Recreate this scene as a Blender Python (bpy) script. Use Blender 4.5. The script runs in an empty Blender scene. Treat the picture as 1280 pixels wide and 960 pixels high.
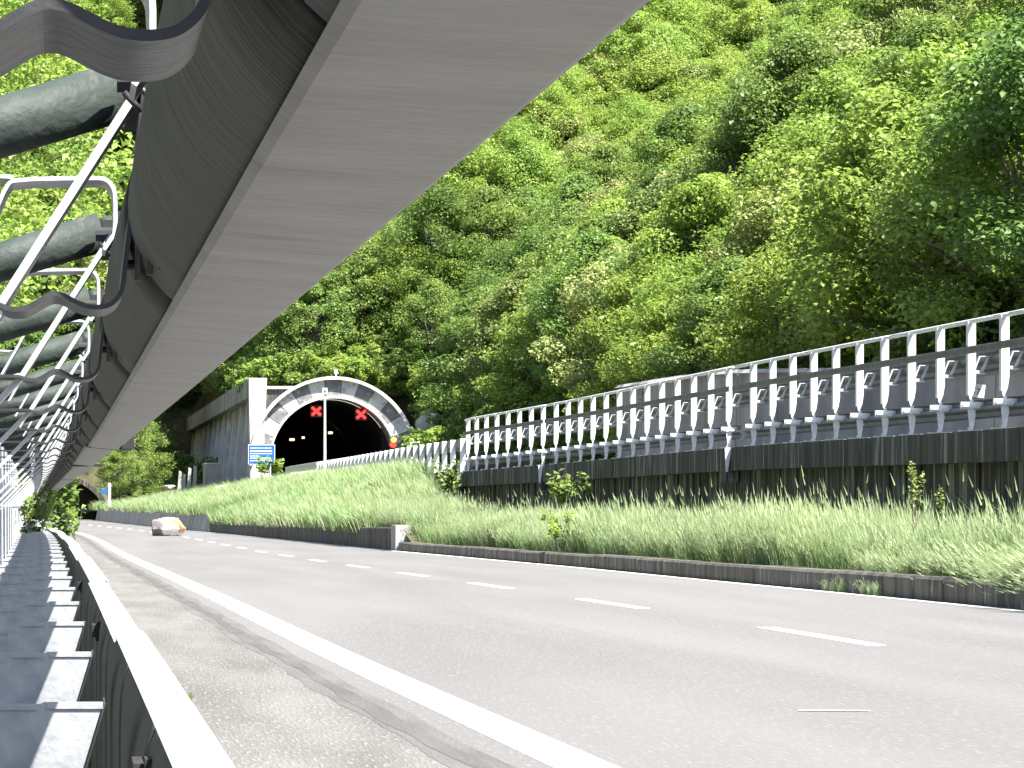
import bpy, math, random
import numpy as np
from mathutils import Vector, Matrix
R = math.radians
scene = bpy.context.scene
random.seed(7)
rng = np.random.default_rng(7)

# ------------------------------------------------------------------ camera, light, exposure
cam_d = bpy.data.cameras.new("camera"); cam = bpy.data.objects.new("camera", cam_d)
scene.collection.objects.link(cam); scene.camera = cam
cam.location = (0, 0, 0); cam.rotation_euler = (R(90), 0, 0)
cam_d.sensor_width = 36; cam_d.lens = 36*3700/1280
cam_d.shift_x = 562/1280; cam_d.shift_y = 146/1280
cam_d.clip_start = 0.02; cam_d.clip_end = 3000
SUN = Vector((.42, -.50, 1)).normalized()
sl = bpy.data.lights.new("sun", 'SUN'); sl.energy = 5.0; sl.angle = R(.5); sl.color = (1, .96, .9)
so = bpy.data.objects.new("sun", sl); scene.collection.objects.link(so)
so.rotation_euler = SUN.to_track_quat('Z', 'Y').to_euler()
W = bpy.data.worlds.new("World"); scene.world = W; W.use_nodes = True
nt = W.node_tree; bgn = nt.nodes['Background']
sky = nt.nodes.new('ShaderNodeTexSky'); sky.sky_type = 'NISHITA'; sky.sun_disc = False
sky.sun_elevation = math.asin(SUN.z); sky.sun_rotation = math.atan2(SUN.x, SUN.y)
nt.links.new(sky.outputs[0], bgn.inputs[0]); bgn.inputs[1].default_value = .09
scene.view_settings.view_transform = 'Standard'; scene.view_settings.look = 'None'
scene.view_settings.exposure = 1.85; scene.view_settings.gamma = 1
scene.cycles.max_bounces = 6; scene.cycles.transparent_max_bounces = 6
scene.cycles.use_denoising = True

# ------------------------------------------------------------------ materials
MATS = {}
def mat(name, c1, c2=None, scale=3.0, rough=.8, metal=0, bump=0, bscale=None, stretch=(1, 1, 1), trans=0, lo=.35, hi=.65,
        rand=0, c3=None, s3=30.0, hi3=.7, detail=4, spec=.5, dist=.02):
    if name in MATS: return MATS[name]
    m = bpy.data.materials.new(name); m.use_nodes = True; n = m.node_tree.nodes; l = m.node_tree.links
    b = n['Principled BSDF']; b.inputs['Roughness'].default_value = rough; b.inputs['Metallic'].default_value = metal
    b.inputs['Specular IOR Level'].default_value = spec
    tc = n.new('ShaderNodeTexCoord'); mp = n.new('ShaderNodeMapping'); mp.inputs['Scale'].default_value = stretch
    l.new(tc.outputs['Object'], mp.inputs[0])
    c2 = c2 or c1
    nz = n.new('ShaderNodeTexNoise'); nz.inputs['Scale'].default_value = scale; nz.inputs['Detail'].default_value = detail
    l.new(mp.outputs[0], nz.inputs['Vector'])
    rp = n.new('ShaderNodeValToRGB'); rp.color_ramp.elements[0].position = lo; rp.color_ramp.elements[1].position = hi
    rp.color_ramp.elements[0].color = (*c1, 1); rp.color_ramp.elements[1].color = (*c2, 1)
    l.new(nz.outputs[0], rp.inputs[0]); col = rp.outputs[0]
    if c3:
        nz3 = n.new('ShaderNodeTexNoise'); nz3.inputs['Scale'].default_value = s3; nz3.inputs['Detail'].default_value = 3
        l.new(mp.outputs[0], nz3.inputs['Vector'])
        mr = n.new('ShaderNodeMapRange'); mr.inputs[1].default_value = hi3-.12; mr.inputs[2].default_value = hi3
        l.new(nz3.outputs[0], mr.inputs[0])
        mx = n.new('ShaderNodeMixRGB'); mx.inputs[2].default_value = (*c3, 1)
        l.new(mr.outputs[0], mx.inputs[0]); l.new(col, mx.inputs[1]); col = mx.outputs[0]
    if rand:
        oi = n.new('ShaderNodeObjectInfo'); ge = n.new('ShaderNodeNewGeometry')
        hs = n.new('ShaderNodeHueSaturation')
        a = n.new('ShaderNodeMapRange'); a.inputs[3].default_value = 1-rand; a.inputs[4].default_value = 1+rand
        l.new(ge.outputs['Random Per Island'], a.inputs[0])
        b2 = n.new('ShaderNodeMapRange'); b2.inputs[3].default_value = .482; b2.inputs[4].default_value = .506
        l.new(oi.outputs['Random'], b2.inputs[0])
        l.new(b2.outputs[0], hs.inputs['Hue']); l.new(a.outputs[0], hs.inputs['Value']); l.new(col, hs.inputs['Color'])
        col = hs.outputs[0]
    l.new(col, b.inputs['Base Color'])
    if bump:
        nb = n.new('ShaderNodeTexNoise'); nb.inputs['Scale'].default_value = bscale or scale*4; nb.inputs['Detail'].default_value = 5
        l.new(mp.outputs[0], nb.inputs['Vector'])
        bp = n.new('ShaderNodeBump'); bp.inputs['Strength'].default_value = bump; bp.inputs['Distance'].default_value = dist
        l.new(nb.outputs[0], bp.inputs['Height']); l.new(bp.outputs[0], b.inputs['Normal'])
    if trans:
        tr = n.new('ShaderNodeBsdfTranslucent'); ms = n.new('ShaderNodeMixShader'); ms.inputs[0].default_value = trans
        l.new(col, tr.inputs[0]); l.new(b.outputs[0], ms.inputs[1]); l.new(tr.outputs[0], ms.inputs[2])
        l.new(ms.outputs[0], n['Material Output'].inputs[0])
    MATS[name] = m; return m
def emis(name, c, s):
    m = bpy.data.materials.new(name); m.use_nodes = True; b = m.node_tree.nodes['Principled BSDF']
    b.inputs['Base Color'].default_value = (*c, 1); b.inputs['Emission Color'].default_value = (*c, 1)
    b.inputs['Emission Strength'].default_value = s; return m

M_ASPH = mat('asphalt', (.112, .108, .104), (.138, .133, .128), .9, .9, bump=.5, bscale=70, stretch=(.9, .09, 1), c3=(.165, .16, .153), s3=75, hi3=.68, dist=.01)
M_SHOU = mat('shoulder_asphalt', (.095, .092, .084), (.145, .14, .13), 2.5, .95, bump=1.0, bscale=60, stretch=(1, .15, 1), c3=(.19, .185, .168), s3=60, hi3=.68, dist=.015)
M_SEAM = mat('dark_asphalt_seam', (.070, .067, .065), (.095, .092, .089), 5, .95, bump=.6, bscale=60, stretch=(1, .2, 1))
M_PAINT = mat('road_paint', (.74, .74, .73), (.6, .6, .59), 12, .7, lo=.5, hi=.75, c3=(.4, .4, .39), s3=60, hi3=.7)
M_GALV = mat('galvanised_steel', (.42, .44, .46), (.58, .60, .62), 14, .55, metal=.15, bump=.08, bscale=40)
M_POST = mat('pale_galvanised_post', (.60, .61, .62), (.74, .75, .75), 9, .5, metal=.1)
M_DSTEEL = mat('dull_steel', (.022, .023, .024), (.042, .043, .045), 20, .5, metal=0, bump=.1, bscale=60)
M_TUBE = mat('grey_tube_steel', (.020, .030, .024), (.045, .058, .049), 18, .62, metal=0, spec=.3, bump=.15, bscale=90, c3=(.09, .085, .07), s3=25, hi3=.72)
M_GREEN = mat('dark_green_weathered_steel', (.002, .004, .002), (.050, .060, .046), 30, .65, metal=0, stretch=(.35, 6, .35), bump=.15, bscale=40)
M_UNDER = mat('grey_beam_steel', (.185, .178, .168), (.265, .257, .243), 9, .6, metal=.1, stretch=(.8, 1.6, .8), bump=.1, bscale=40, lo=.2, hi=.8, c3=(.17, .15, .13), s3=7, hi3=.75)
M_PLATE = mat('blue_grey_plate_steel', (.27, .285, .30), (.42, .43, .44), 16, .6, metal=.1, bump=.12, bscale=50)
M_BLACK = mat('black_rubber', (.015, .015, .017), (.03, .03, .03), 20, .8)
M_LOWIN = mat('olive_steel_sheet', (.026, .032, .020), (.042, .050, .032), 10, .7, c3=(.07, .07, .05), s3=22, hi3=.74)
M_RAILBLUE = mat('bluish_steel_rail', (.10, .11, .135), (.16, .175, .20), 6, .5, metal=.3)
M_DRAIL = mat('dark_steel_rail', (.075, .08, .088), (.13, .135, .145), 6, .55, metal=.2)
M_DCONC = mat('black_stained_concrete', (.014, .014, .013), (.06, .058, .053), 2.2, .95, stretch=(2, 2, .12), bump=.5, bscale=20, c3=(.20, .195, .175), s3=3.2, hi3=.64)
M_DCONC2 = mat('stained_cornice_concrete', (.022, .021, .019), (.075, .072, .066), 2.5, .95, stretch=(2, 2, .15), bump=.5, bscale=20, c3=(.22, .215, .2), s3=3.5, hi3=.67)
M_KERB = mat('stained_kerb_concrete', (.045, .042, .036), (.125, .118, .10), 3, .95, stretch=(1, 1.5, .3), bump=.6, bscale=18, c3=(.3, .28, .24), s3=8, hi3=.72)
M_LKERB = mat('light_kerb_concrete', (.26, .25, .235), (.4, .39, .37), 1.5, .95, stretch=(1, 1, .3), bump=.4, bscale=10)
M_CONC = mat('grey_concrete', (.30, .295, .285), (.46, .455, .44), .8, .92, stretch=(1.3, 1.3, .3), bump=.3, bscale=6, c3=(.15, .145, .14), s3=1.6, hi3=.68)
M_CORN = mat('stained_grey_cornice', (.19, .185, .18), (.34, .33, .32), .9, .92, stretch=(1, .6, .35), bump=.3, bscale=6)
M_BCONC = mat('bright_concrete', (.40, .395, .385), (.58, .57, .555), .8, .9, bump=.2, bscale=6)
M_WPAINT = mat('white_arch_paint', (.46, .46, .45), (.66, .66, .65), 1.2, .8, c3=(.33, .33, .32), s3=2.6, hi3=.68)
M_DPAINT = mat('dark_grey_arch_paint', (.15, .15, .15), (.23, .23, .225), 1.6, .85, c3=(.4, .4, .39), s3=2.6, hi3=.72)
M_TUNNEL = mat('black_tunnel_lining', (.006, .006, .006), (.012, .012, .012), .8, .95)  # one near-black tone over the whole lining
M_INTR = mat('dark_intrados_concrete', (.10, .10, .098), (.2, .198, .19), .8, .95)  # darker grey than the outer concrete
M_SOIL = mat('forest_floor', (.035, .035, .018), (.075, .07, .035), .6, 1, bump=.8, bscale=3)
M_VERGE = mat('verge_soil', (.06, .07, .025), (.12, .11, .045), 2, 1, bump=.8, bscale=12)
M_BARK = mat('bark', (.10, .085, .07), (.20, .18, .15), 6, .95, stretch=(1, 1, .3), bump=.5)
M_ROCKW = mat('pale_rock', (.72, .69, .64), (.82, .80, .77), 3, .9, bump=.6, bscale=8, c3=(.62, .30, .12), s3=2.6, hi3=.60)
M_ROCKSHADE = mat('shade_toned_rock', (.11, .10, .10), (.2, .18, .18), 4, .95, bump=.8, bscale=10)
M_BLUE = mat('blue_sign', (.005, .09, .30), (.008, .11, .34), 3, .5)
M_WHITE = mat('white_paint', (.8, .8, .8), (.74, .74, .74), 5, .5)
M_BLK = mat('black_paint', (.02, .02, .02), None, 5, .6)
LEAF = {
 'yellow': mat('yellow_green_leaves', (.20, .31, .05), (.31, .43, .085), .5, .55, trans=.52, rand=.35),
 'mid':    mat('mid_green_leaves', (.14, .235, .05), (.23, .34, .075), .5, .55, trans=.5, rand=.35),
 'deep':   mat('deep_green_leaves', (.095, .175, .035), (.155, .255, .05), .5, .5, trans=.48, rand=.35),
 'pale':   mat('pale_green_leaves', (.26, .33, .09), (.36, .42, .14), .5, .6, trans=.35, rand=.3),
 'dull':   mat('olive_leaves', (.14, .21, .05), (.22, .29, .085), .5, .6, trans=.35, rand=.3),
}
M_GRASS = mat('pale_green_grass', (.17, .28, .10), (.28, .39, .17), .7, .6, trans=.3, rand=.3)
M_GRASSY = mat('straw_tipped_grass', (.25, .34, .15), (.38, .44, .24), .9, .6, trans=.3, rand=.3)
M_STRAW = mat('dry_stalk', (.42, .38, .26), (.55, .50, .38), 2, .8)

# ------------------------------------------------------------------ helpers
COL = scene.collection
class MB:
    def __init__(s): s.v = []; s.f = []
    def add(s, vs, fs):
        o = len(s.v); s.v += [tuple(v) for v in vs]; s.f += [tuple(i+o for i in f) for f in fs]; return s
    def box(s, x0, x1, y0, y1, z0, z1):
        return s.add([(x0,y0,z0),(x1,y0,z0),(x1,y1,z0),(x0,y1,z0),(x0,y0,z1),(x1,y0,z1),(x1,y1,z1),(x0,y1,z1)],
                     [(0,3,2,1),(4,5,6,7),(0,1,5,4),(1,2,6,5),(2,3,7,6),(3,0,4,7)])
    def bar(s, a, b, r, n=10, r2=None, cap=True):
        a = Vector(a); b = Vector(b); r2 = r if r2 is None else r2
        d = (b-a).normalized(); u = d.orthogonal().normalized(); w = d.cross(u); vs = []
        for p, rr in ((a, r), (b, r2)):
            for i in range(n):
                t = 2*math.pi*i/n; vs.append(p+u*math.cos(t)*rr+w*math.sin(t)*rr)
        fs = [(i, (i+1) % n, n+(i+1) % n, n+i) for i in range(n)]
        if cap: fs += [tuple(range(n))[::-1], tuple(range(n, 2*n))]
        return s.add(vs, fs)
    def prism(s, poly, y0, y1):     # poly in (x, z), extruded along y
        n = len(poly); vs = [(x, y0, z) for x, z in poly]+[(x, y1, z) for x, z in poly]
        fs = [(i, (i+1) % n, n+(i+1) % n, n+i) for i in range(n)]+[tuple(range(n))[::-1], tuple(range(n, 2*n))]
        return s.add(vs, fs)
    def ribbon(s, pl, t, y0, y1):   # polyline in (x, z) given thickness, extruded along y
        q = thick(pl, t); n = len(pl)
        for i in range(n-1):
            s.prism([q[i], q[i+1], q[2*n-2-i], q[2*n-1-i]], y0, y1)
        return s
    def build(s, name, m, parent=None, smooth=False, at=None):
        me = bpy.data.meshes.new(name); me.from_pydata(s.v, [], s.f); me.materials.append(m); me.update()
        if smooth: me.polygons.foreach_set('use_smooth', [True]*len(me.polygons))
        return put(name, me, parent, at)
def put(name, me, parent=None, at=None):
    o = bpy.data.objects.new(name, me); COL.objects.link(o)
    if parent: o.parent = parent
    if at: o.location = at
    return o
def thick(pl, t):
    out = []; inn = []
    n = len(pl)
    for i in range(n):
        a = pl[max(0, i-1)]; b = pl[min(n-1, i+1)]
        dx, dz = b[0]-a[0], b[1]-a[1]; L = math.hypot(dx, dz) or 1
        nx, nz = -dz/L, dx/L
        out.append((pl[i][0]+nx*t/2, pl[i][1]+nz*t/2)); inn.append((pl[i][0]-nx*t/2, pl[i][1]-nz*t/2))
    return out+inn[::-1]
def smooth_pl(pl, k=2):
    for _ in range(k):
        q = [pl[0]]
        for a, b in zip(pl, pl[1:]):
            q.append((a[0]*.75+b[0]*.25, a[1]*.75+b[1]*.25)); q.append((a[0]*.25+b[0]*.75, a[1]*.25+b[1]*.75))
        q.append(pl[-1]); pl = q
    return pl
def thing(name, label, cat, loc=(0, 0, 0), group=None, rz=0):
    o = bpy.data.objects.new(name, None); COL.objects.link(o); o.location = loc; o.rotation_euler = (0, 0, rz)
    return tag(o, label, cat, group)
def tag(o, label, cat, group=None, kind=None):
    if label: o['label'] = label
    if cat: o['category'] = cat
    if group: o['group'] = group
    if kind: o['kind'] = kind
    return o
def struct(o): o['kind'] = 'structure'; return o
def closed_sweep(sec, ds, px, pz, mb=None, bulge=None):
    mb = mb or MB(); n = len(sec); vs = []; m = len(ds)
    for d in ds:
        for j, (x, z) in enumerate(sec):
            bx_ = bulge(d, x, z) if bulge else 0
            vs.append((px(d)+x+bx_, d, pz(d)+z))
    fs = [(k*n+i, (k+1)*n+i, (k+1)*n+(i+1) % n, k*n+(i+1) % n) for k in range(m-1) for i in range(n)]
    fs += [tuple(range(n)), tuple(range((m-1)*n, m*n))[::-1]]
    return mb.add(vs, fs)
def sheet_sweep(pl, t, ds, px, pz, mb=None, bulge=None):
    mb = mb or MB(); q = thick(pl, t); n = len(pl); m = len(ds); N = 2*n; vs = []
    for d in ds:
        for x, z in q: vs.append((px(d)+x+(bulge(d, x, z) if bulge else 0), d, pz(d)+z))
    fs = [(k*N+i, (k+1)*N+i, (k+1)*N+(i+1) % N, k*N+(i+1) % N) for k in range(m-1) for i in range(N)]
    for i in range(n-1):
        a = (i, i+1, N-2-i, N-1-i); fs.append(a); fs.append(tuple(v+(m-1)*N for v in a)[::-1])
    return mb.add(vs, fs)
def interp(tab, sm=4.0):
    t = np.array(tab, float); g = np.arange(-40, 420, .5)
    v = np.interp(g, t[:, 0], t[:, 1])
    k = int(sm/.5); ker = np.exp(-.5*(np.arange(-3*k, 3*k+1)/k)**2); ker /= ker.sum()
    v = np.convolve(np.pad(v, 3*k, mode='reflect', reflect_type='odd'), ker, 'valid')
    return lambda d: float(np.interp(d, g, v))
def frange(a, b, s):
    n = max(1, int(math.ceil((b-a)/s))); return [a+(b-a)*i/n for i in range(n+1)]

# ------------------------------------------------------------------ alignment of road, rails and the upper carriageway
zr = interp([(-40,.0),(22,0),(29.5,-.02),(37,-.06),(44.5,-.107),(52,-.152),(59.5,-.206),(67,-.24),(74.5,-.283),(82,-.307),(97,-.355),(112,-.39),(150,-.44),(200,-.5),(260,-.56),(420,-.6)], 3)
ROAD = -1.0
x_dash = interp([(-40,6.3),(0,5.85),(22,5.63),(29.5,5.45),(37,5.34),(44.5,5.26),(52,5.19),(59.5,5.13),(67,5.06),(74.5,5.0),(89.5,4.93),(104,4.83),(118,4.6),(140,3.9),(165,2.6),(200,.4),(241,-1.6),(420,-9)], 3)
x_right = interp([(-40,9.6),(0,9.1),(27,8.9),(38,8.78),(50,8.9),(60,8.9),(77,8.55),(105,7.86),(121,7.26),(137,6.45),(165,5.0),(200,3.6),(241,2.2),(420,-5)], 4)
x_left = interp([(-40,2.3),(0,2.2),(11,1.97),(14.6,1.88),(20,1.76),(30,1.67),(40,1.61),(60,1.48),(100,1.27),(118,1.05),(140,.4),(165,-.9),(200,-3),(241,-5.4),(420,-13)], 3)
bx = interp([(d, -.0002*d*d if d > 0 else 0) for d in range(-40, 39, 2)]+[(52,-.49),(80,-.72),(112,-.95),(140,-1.7),(165,-2.9),(200,-5),(241,-7.4),(420,-15)], 1.2)
bz = lambda d: zr(d)
SURF = lambda d: ROAD+zr(d)

# ------------------------------------------------------------------ road surfaces
def strip(name, xa, xb, za, m, d0=-30, d1=330, s=2.0, nx=1, parent=None):
    mb = MB(); ds = frange(d0, d1, s); vs = []
    for d in ds:
        for i in range(nx+1):
            t = i/nx; vs.append((xa(d)*(1-t)+xb(d)*t, d, SURF(d)+za))
    w = nx+1
    fs = [(k*w+i, k*w+i+1, (k+1)*w+i+1, (k+1)*w+i) for k in range(len(ds)-1) for i in range(nx)]
    mb.add(vs, fs); return mb.build(name, m, parent)
x_should = lambda d: x_left(d)-.42
struct(strip('road', lambda d: x_should(d)-.02, lambda d: x_right(d)+.35, 0, M_ASPH, nx=4))
struct(strip('hard_shoulder', lambda d: bx(d)-1.2, lambda d: x_should(d)+.03, .003, M_SHOU))
seam_w = [(.05*math.sin(d*.9)+.04*math.sin(d*2.3+1)) for d in range(400)]
struct(strip('seam_margin', lambda d: x_should(d)-.10+.02*math.sin(d*1.1)+.012*math.sin(d*4.7), lambda d: x_should(d)+.14+.015*math.sin(d*1.9), .0042, mat('worn_asphalt_margin', (.084, .081, .077), (.118, .114, .108), 4, .95, bump=.6, bscale=60, stretch=(1, .2, 1)), s=.5))
struct(strip('shoulder_seam', lambda d: x_should(d)-.03+.02*math.sin(d*.8)+.012*math.sin(d*4.1), lambda d: x_should(d)+.06+.012*math.sin(d*1.7+2)+.008*math.sin(d*5), .0055, M_SEAM, s=.5))
struct(strip('edge_line_left', lambda d: x_left(d)-.125, lambda d: x_left(d)+.125, .002, M_PAINT, s=1))
struct(strip('edge_line_right', lambda d: x_right(d)-.13, lambda d: x_right(d)-.005, .003, M_PAINT, s=1))
for k in range(-3, 22):
    c = 22+7.5*k
    o = strip('lane_dash', lambda d: x_dash(d)-.075, lambda d: x_dash(d)+.075, .002, M_PAINT, c-1.5, c+1.5, .75); struct(o)
struct(MB().add([(3.50,14.05,ROAD+.005),(3.83,14.02,ROAD+.005),(3.83,14.06,ROAD+.005),(3.50,14.09,ROAD+.005)],[(0,1,2,3)]).build('thin_road_mark', M_PAINT))

# ------------------------------------------------------------------ kerbs beyond the road, cut into lengths
kx = lambda d: x_right(d)+.06
kh = interp([(-40,.27),(30,.25),(60,.22),(74,.22),(420,.22)], 2)
kerb = thing('low_kerb', 'low black-stained concrete kerb under the overhanging grass on the far road edge', 'kerb')
d = -6.0
while d < 76:
    L = 4.0; e = min(d+L-.025, 76); jz = random.uniform(-.012, .012)
    mb = closed_sweep([(0, -.05), (.22, -.05), (.22, 0), (.04, 0), (0, -.0)], [d, e], kx, lambda q: SURF(q), None)
    mb = MB(); vs = []
    for q in frange(d, e, 1):
        h = kh(q)+jz
        for x, z in ((0, -.1), (.24, -.1), (.24, h), (.03, h), (.0, h-.03)): vs.append((kx(q)+x, q, SURF(q)+z))
    m = len(vs)//5
    fs = [(k*5+i, (k+1)*5+i, (k+1)*5+(i+1) % 5, k*5+(i+1) % 5) for k in range(m-1) for i in range(5)]+[(0,1,2,3,4), tuple(range((m-1)*5, m*5))[::-1]]
    mb.add(vs, fs); mb.build('kerb_length', M_KERB, kerb); d += L
def wall_run(name, label, d0, d1, hfun, th, m, step, gap=.03, cat='wall', batter=0, base=-.1):
    t = thing(name, label, cat); d = d0
    while d < d1-.2:
        e = min(d+step-gap, d1); vs = []
        for q in frange(d, e, 1.5):
            h = hfun(q)
            for x, z in ((0, base), (th+batter, base), (th+batter, h), (batter+.02, h), (batter, h-.03)): vs.append((kx(q)+x, q, SURF(q)+z))
        mm = len(vs)//5
        fs = [(k*5+i, (k+1)*5+i, (k+1)*5+(i+1) % 5, k*5+(i+1) % 5) for k in range(mm-1) for i in range(5)]+[(0,1,2,3,4), tuple(range((mm-1)*5, mm*5))[::-1]]
        MB().add(vs, fs).build('wall_length', m, t); d += step
    return t
wall_run('retaining_wall', 'low dark stained concrete wall under the grass bank, beyond the kerb', 77.2, 134, interp([(0,.62),(77,.60),(100,.5),(125,.42),(137,.4),(420,.4)], 2), .25, M_KERB, 6)
wall_run('retaining_wall', 'lighter grey sloping concrete wall behind the fallen rock', 134, 232, interp([(0,.8),(134,.8),(165,1.0),(200,1.05),(241,1.1),(420,1)], 3), .3, M_LKERB, 8, batter=.25)
q = 76.6
eb = MB().box(kx(q)-.05, kx(q)+.34, 76.05, 77.15, SURF(q)-.1, SURF(q)+.66).build('kerb_end_block', M_LKERB)
tag(eb, 'upright pale concrete block where the low kerb meets the taller wall', 'concrete block')

# ------------------------------------------------------------------ upper carriageway alignment
fx = interp([(-40,12.0),(20,12.05),(38.8,12.2),(52.4,12.35),(66,12.2),(73,12.02),(84,11.42),(106,12.1),(134,13.0),(176,14.4),(200,15.2),(420,16)], 2)
ztop = interp([(-40,2.42),(38.8,2.42),(52.4,2.48),(73,2.38),(84,2.32),(95,2.25),(125,2.23),(160,2.38),(190,2.36),(420,2.3)], 3)
fbase = lambda d: ztop(d)-1.5
kxr = lambda d: kx(d)+.2
# verge ground between kerb and carriageway
def verge_z(d, t):
    k0 = SURF(d)+(kh(d) if d < 76 else (.5 if d < 134 else .85))
    if d < 80: top = -.84
    elif d < 96: top = -.84+(d-80)/16*1.56
    else: top = .72+min(1, (d-96)/100)*.3
    if d > 210: top = 1.05
    s = t*t*(3-2*t)
    return k0-.02+(top-k0)*(s if d > 80 else t)+.05*math.sin(d*.7+t*5)*math.sin(t*3.1)
def vedge(d): return fx(d)+(.35 if d < 84 else .3) if d < 200 else max(13.6, fx(200)-.0)-(d-200)*.01
ds = frange(-6, 262, 1.5); vs = []; NXV = 12
for dd in ds:
    for i in range(NXV+1):
        t = i/NXV; x = kxr(dd)*(1-t)+vedge(dd)*t; vs.append((x, dd, verge_z(dd, t)))
w = NXV+1
struct(MB().add(vs, [(k*w+i, k*w+i+1, (k+1)*w+i+1, (k+1)*w+i) for k in range(len(ds)-1) for i in range(NXV)]).build('verge', M_VERGE, smooth=True))
# upper road deck
mb = MB(); vs = []; ds = frange(-6, 300, 3)
for dd in ds:
    for x in (fx(dd)+.1, fx(dd)+10.2): vs.append((x, dd, fbase(dd)-.02))
mb.add(vs, [(2*k, 2*k+1, 2*k+3, 2*k+2) for k in range(len(ds)-1)]); struct(mb.build('upper_road', M_ASPH))

# viaduct side wall under the upper carriageway
via = thing('viaduct_wall', 'black-stained concrete viaduct wall with projecting cornice rising behind the tall grass', 'wall')
joints = [-6, 9.5, 22, 34, 54.2, 73.2, 84.3]
for a, b in zip(joints, joints[1:]):
    dsx = frange(a+.12, b-.12, 1.5)
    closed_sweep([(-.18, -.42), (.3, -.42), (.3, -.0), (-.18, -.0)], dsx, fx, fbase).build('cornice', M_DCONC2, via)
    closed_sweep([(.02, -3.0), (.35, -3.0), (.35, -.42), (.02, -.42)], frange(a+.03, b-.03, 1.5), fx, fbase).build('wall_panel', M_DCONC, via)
    # board-marked pilaster strips
    dd = a+.4
    while dd < b-.3 and b > 30:
        wd = random.uniform(.10, .3); pr = random.uniform(.012, .03)
        MB().box(fx(dd)+.02-pr, fx(dd)+.021, dd, dd+wd, -1.6, fbase(dd)-.425).build('board_mark', M_DCONC, via)
        dd += random.uniform(.5, 1.3)
for jd in (54.2, 73.2, 84.4):
    MB().box(fx(jd)-.24, fx(jd)+.3, jd-.3, jd+.12, fbase(jd)-.62, fbase(jd)-.02).build('joint_corbel', M_DCONC2, via)
    MB().prism([(fx(jd)-.29, fbase(jd)), (fx(jd)-.17, fbase(jd)), (fx(jd)-.235, fbase(jd)-.44), (fx(jd)-.27, fbase(jd)-.44)], jd-.42, jd-.40).build('joint_plate', M_POST, via)
# far side wall of the upper carriageway
fw = thing('rock_face_wall', 'rough grey concrete retaining wall behind the far guardrail', 'wall')
fwt = interp([(-40,2.6),(50,2.6),(65,2.85),(95,4.1),(130,4.6),(205,5.6),(420,6)], 4)
dd = 20.0
while dd < 116:
    e = dd+5.9; vs = []
    for q in (dd, e):
        for x, z in ((0, 0), (.4, 0), (.4, fwt(q)), (.0, fwt(q))): vs.append((fx(q)+9.2+x+z*0.03, q, z if z else .5))
    MB().add(vs, [(0,4,5,1),(1,5,6,2),(2,6,7,3),(3,7,4,0),(0,1,2,3),(7,6,5,4)]).build('wall_panel', M_CORN, fw)
    vs = [(v[0]-.04 if i % 4 in (0, 3) else v[0]+.04, v[1], fwt(v[1])+(.002 if i % 4 in (0, 1) else .12)) for i, v in enumerate(vs)]
    MB().add(vs, [(0,4,5,1),(1,5,6,2),(2,6,7,3),(3,7,4,0),(0,1,2,3),(7,6,5,4)]).build('coping', M_CONC, fw)
    dd += 6

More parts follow.
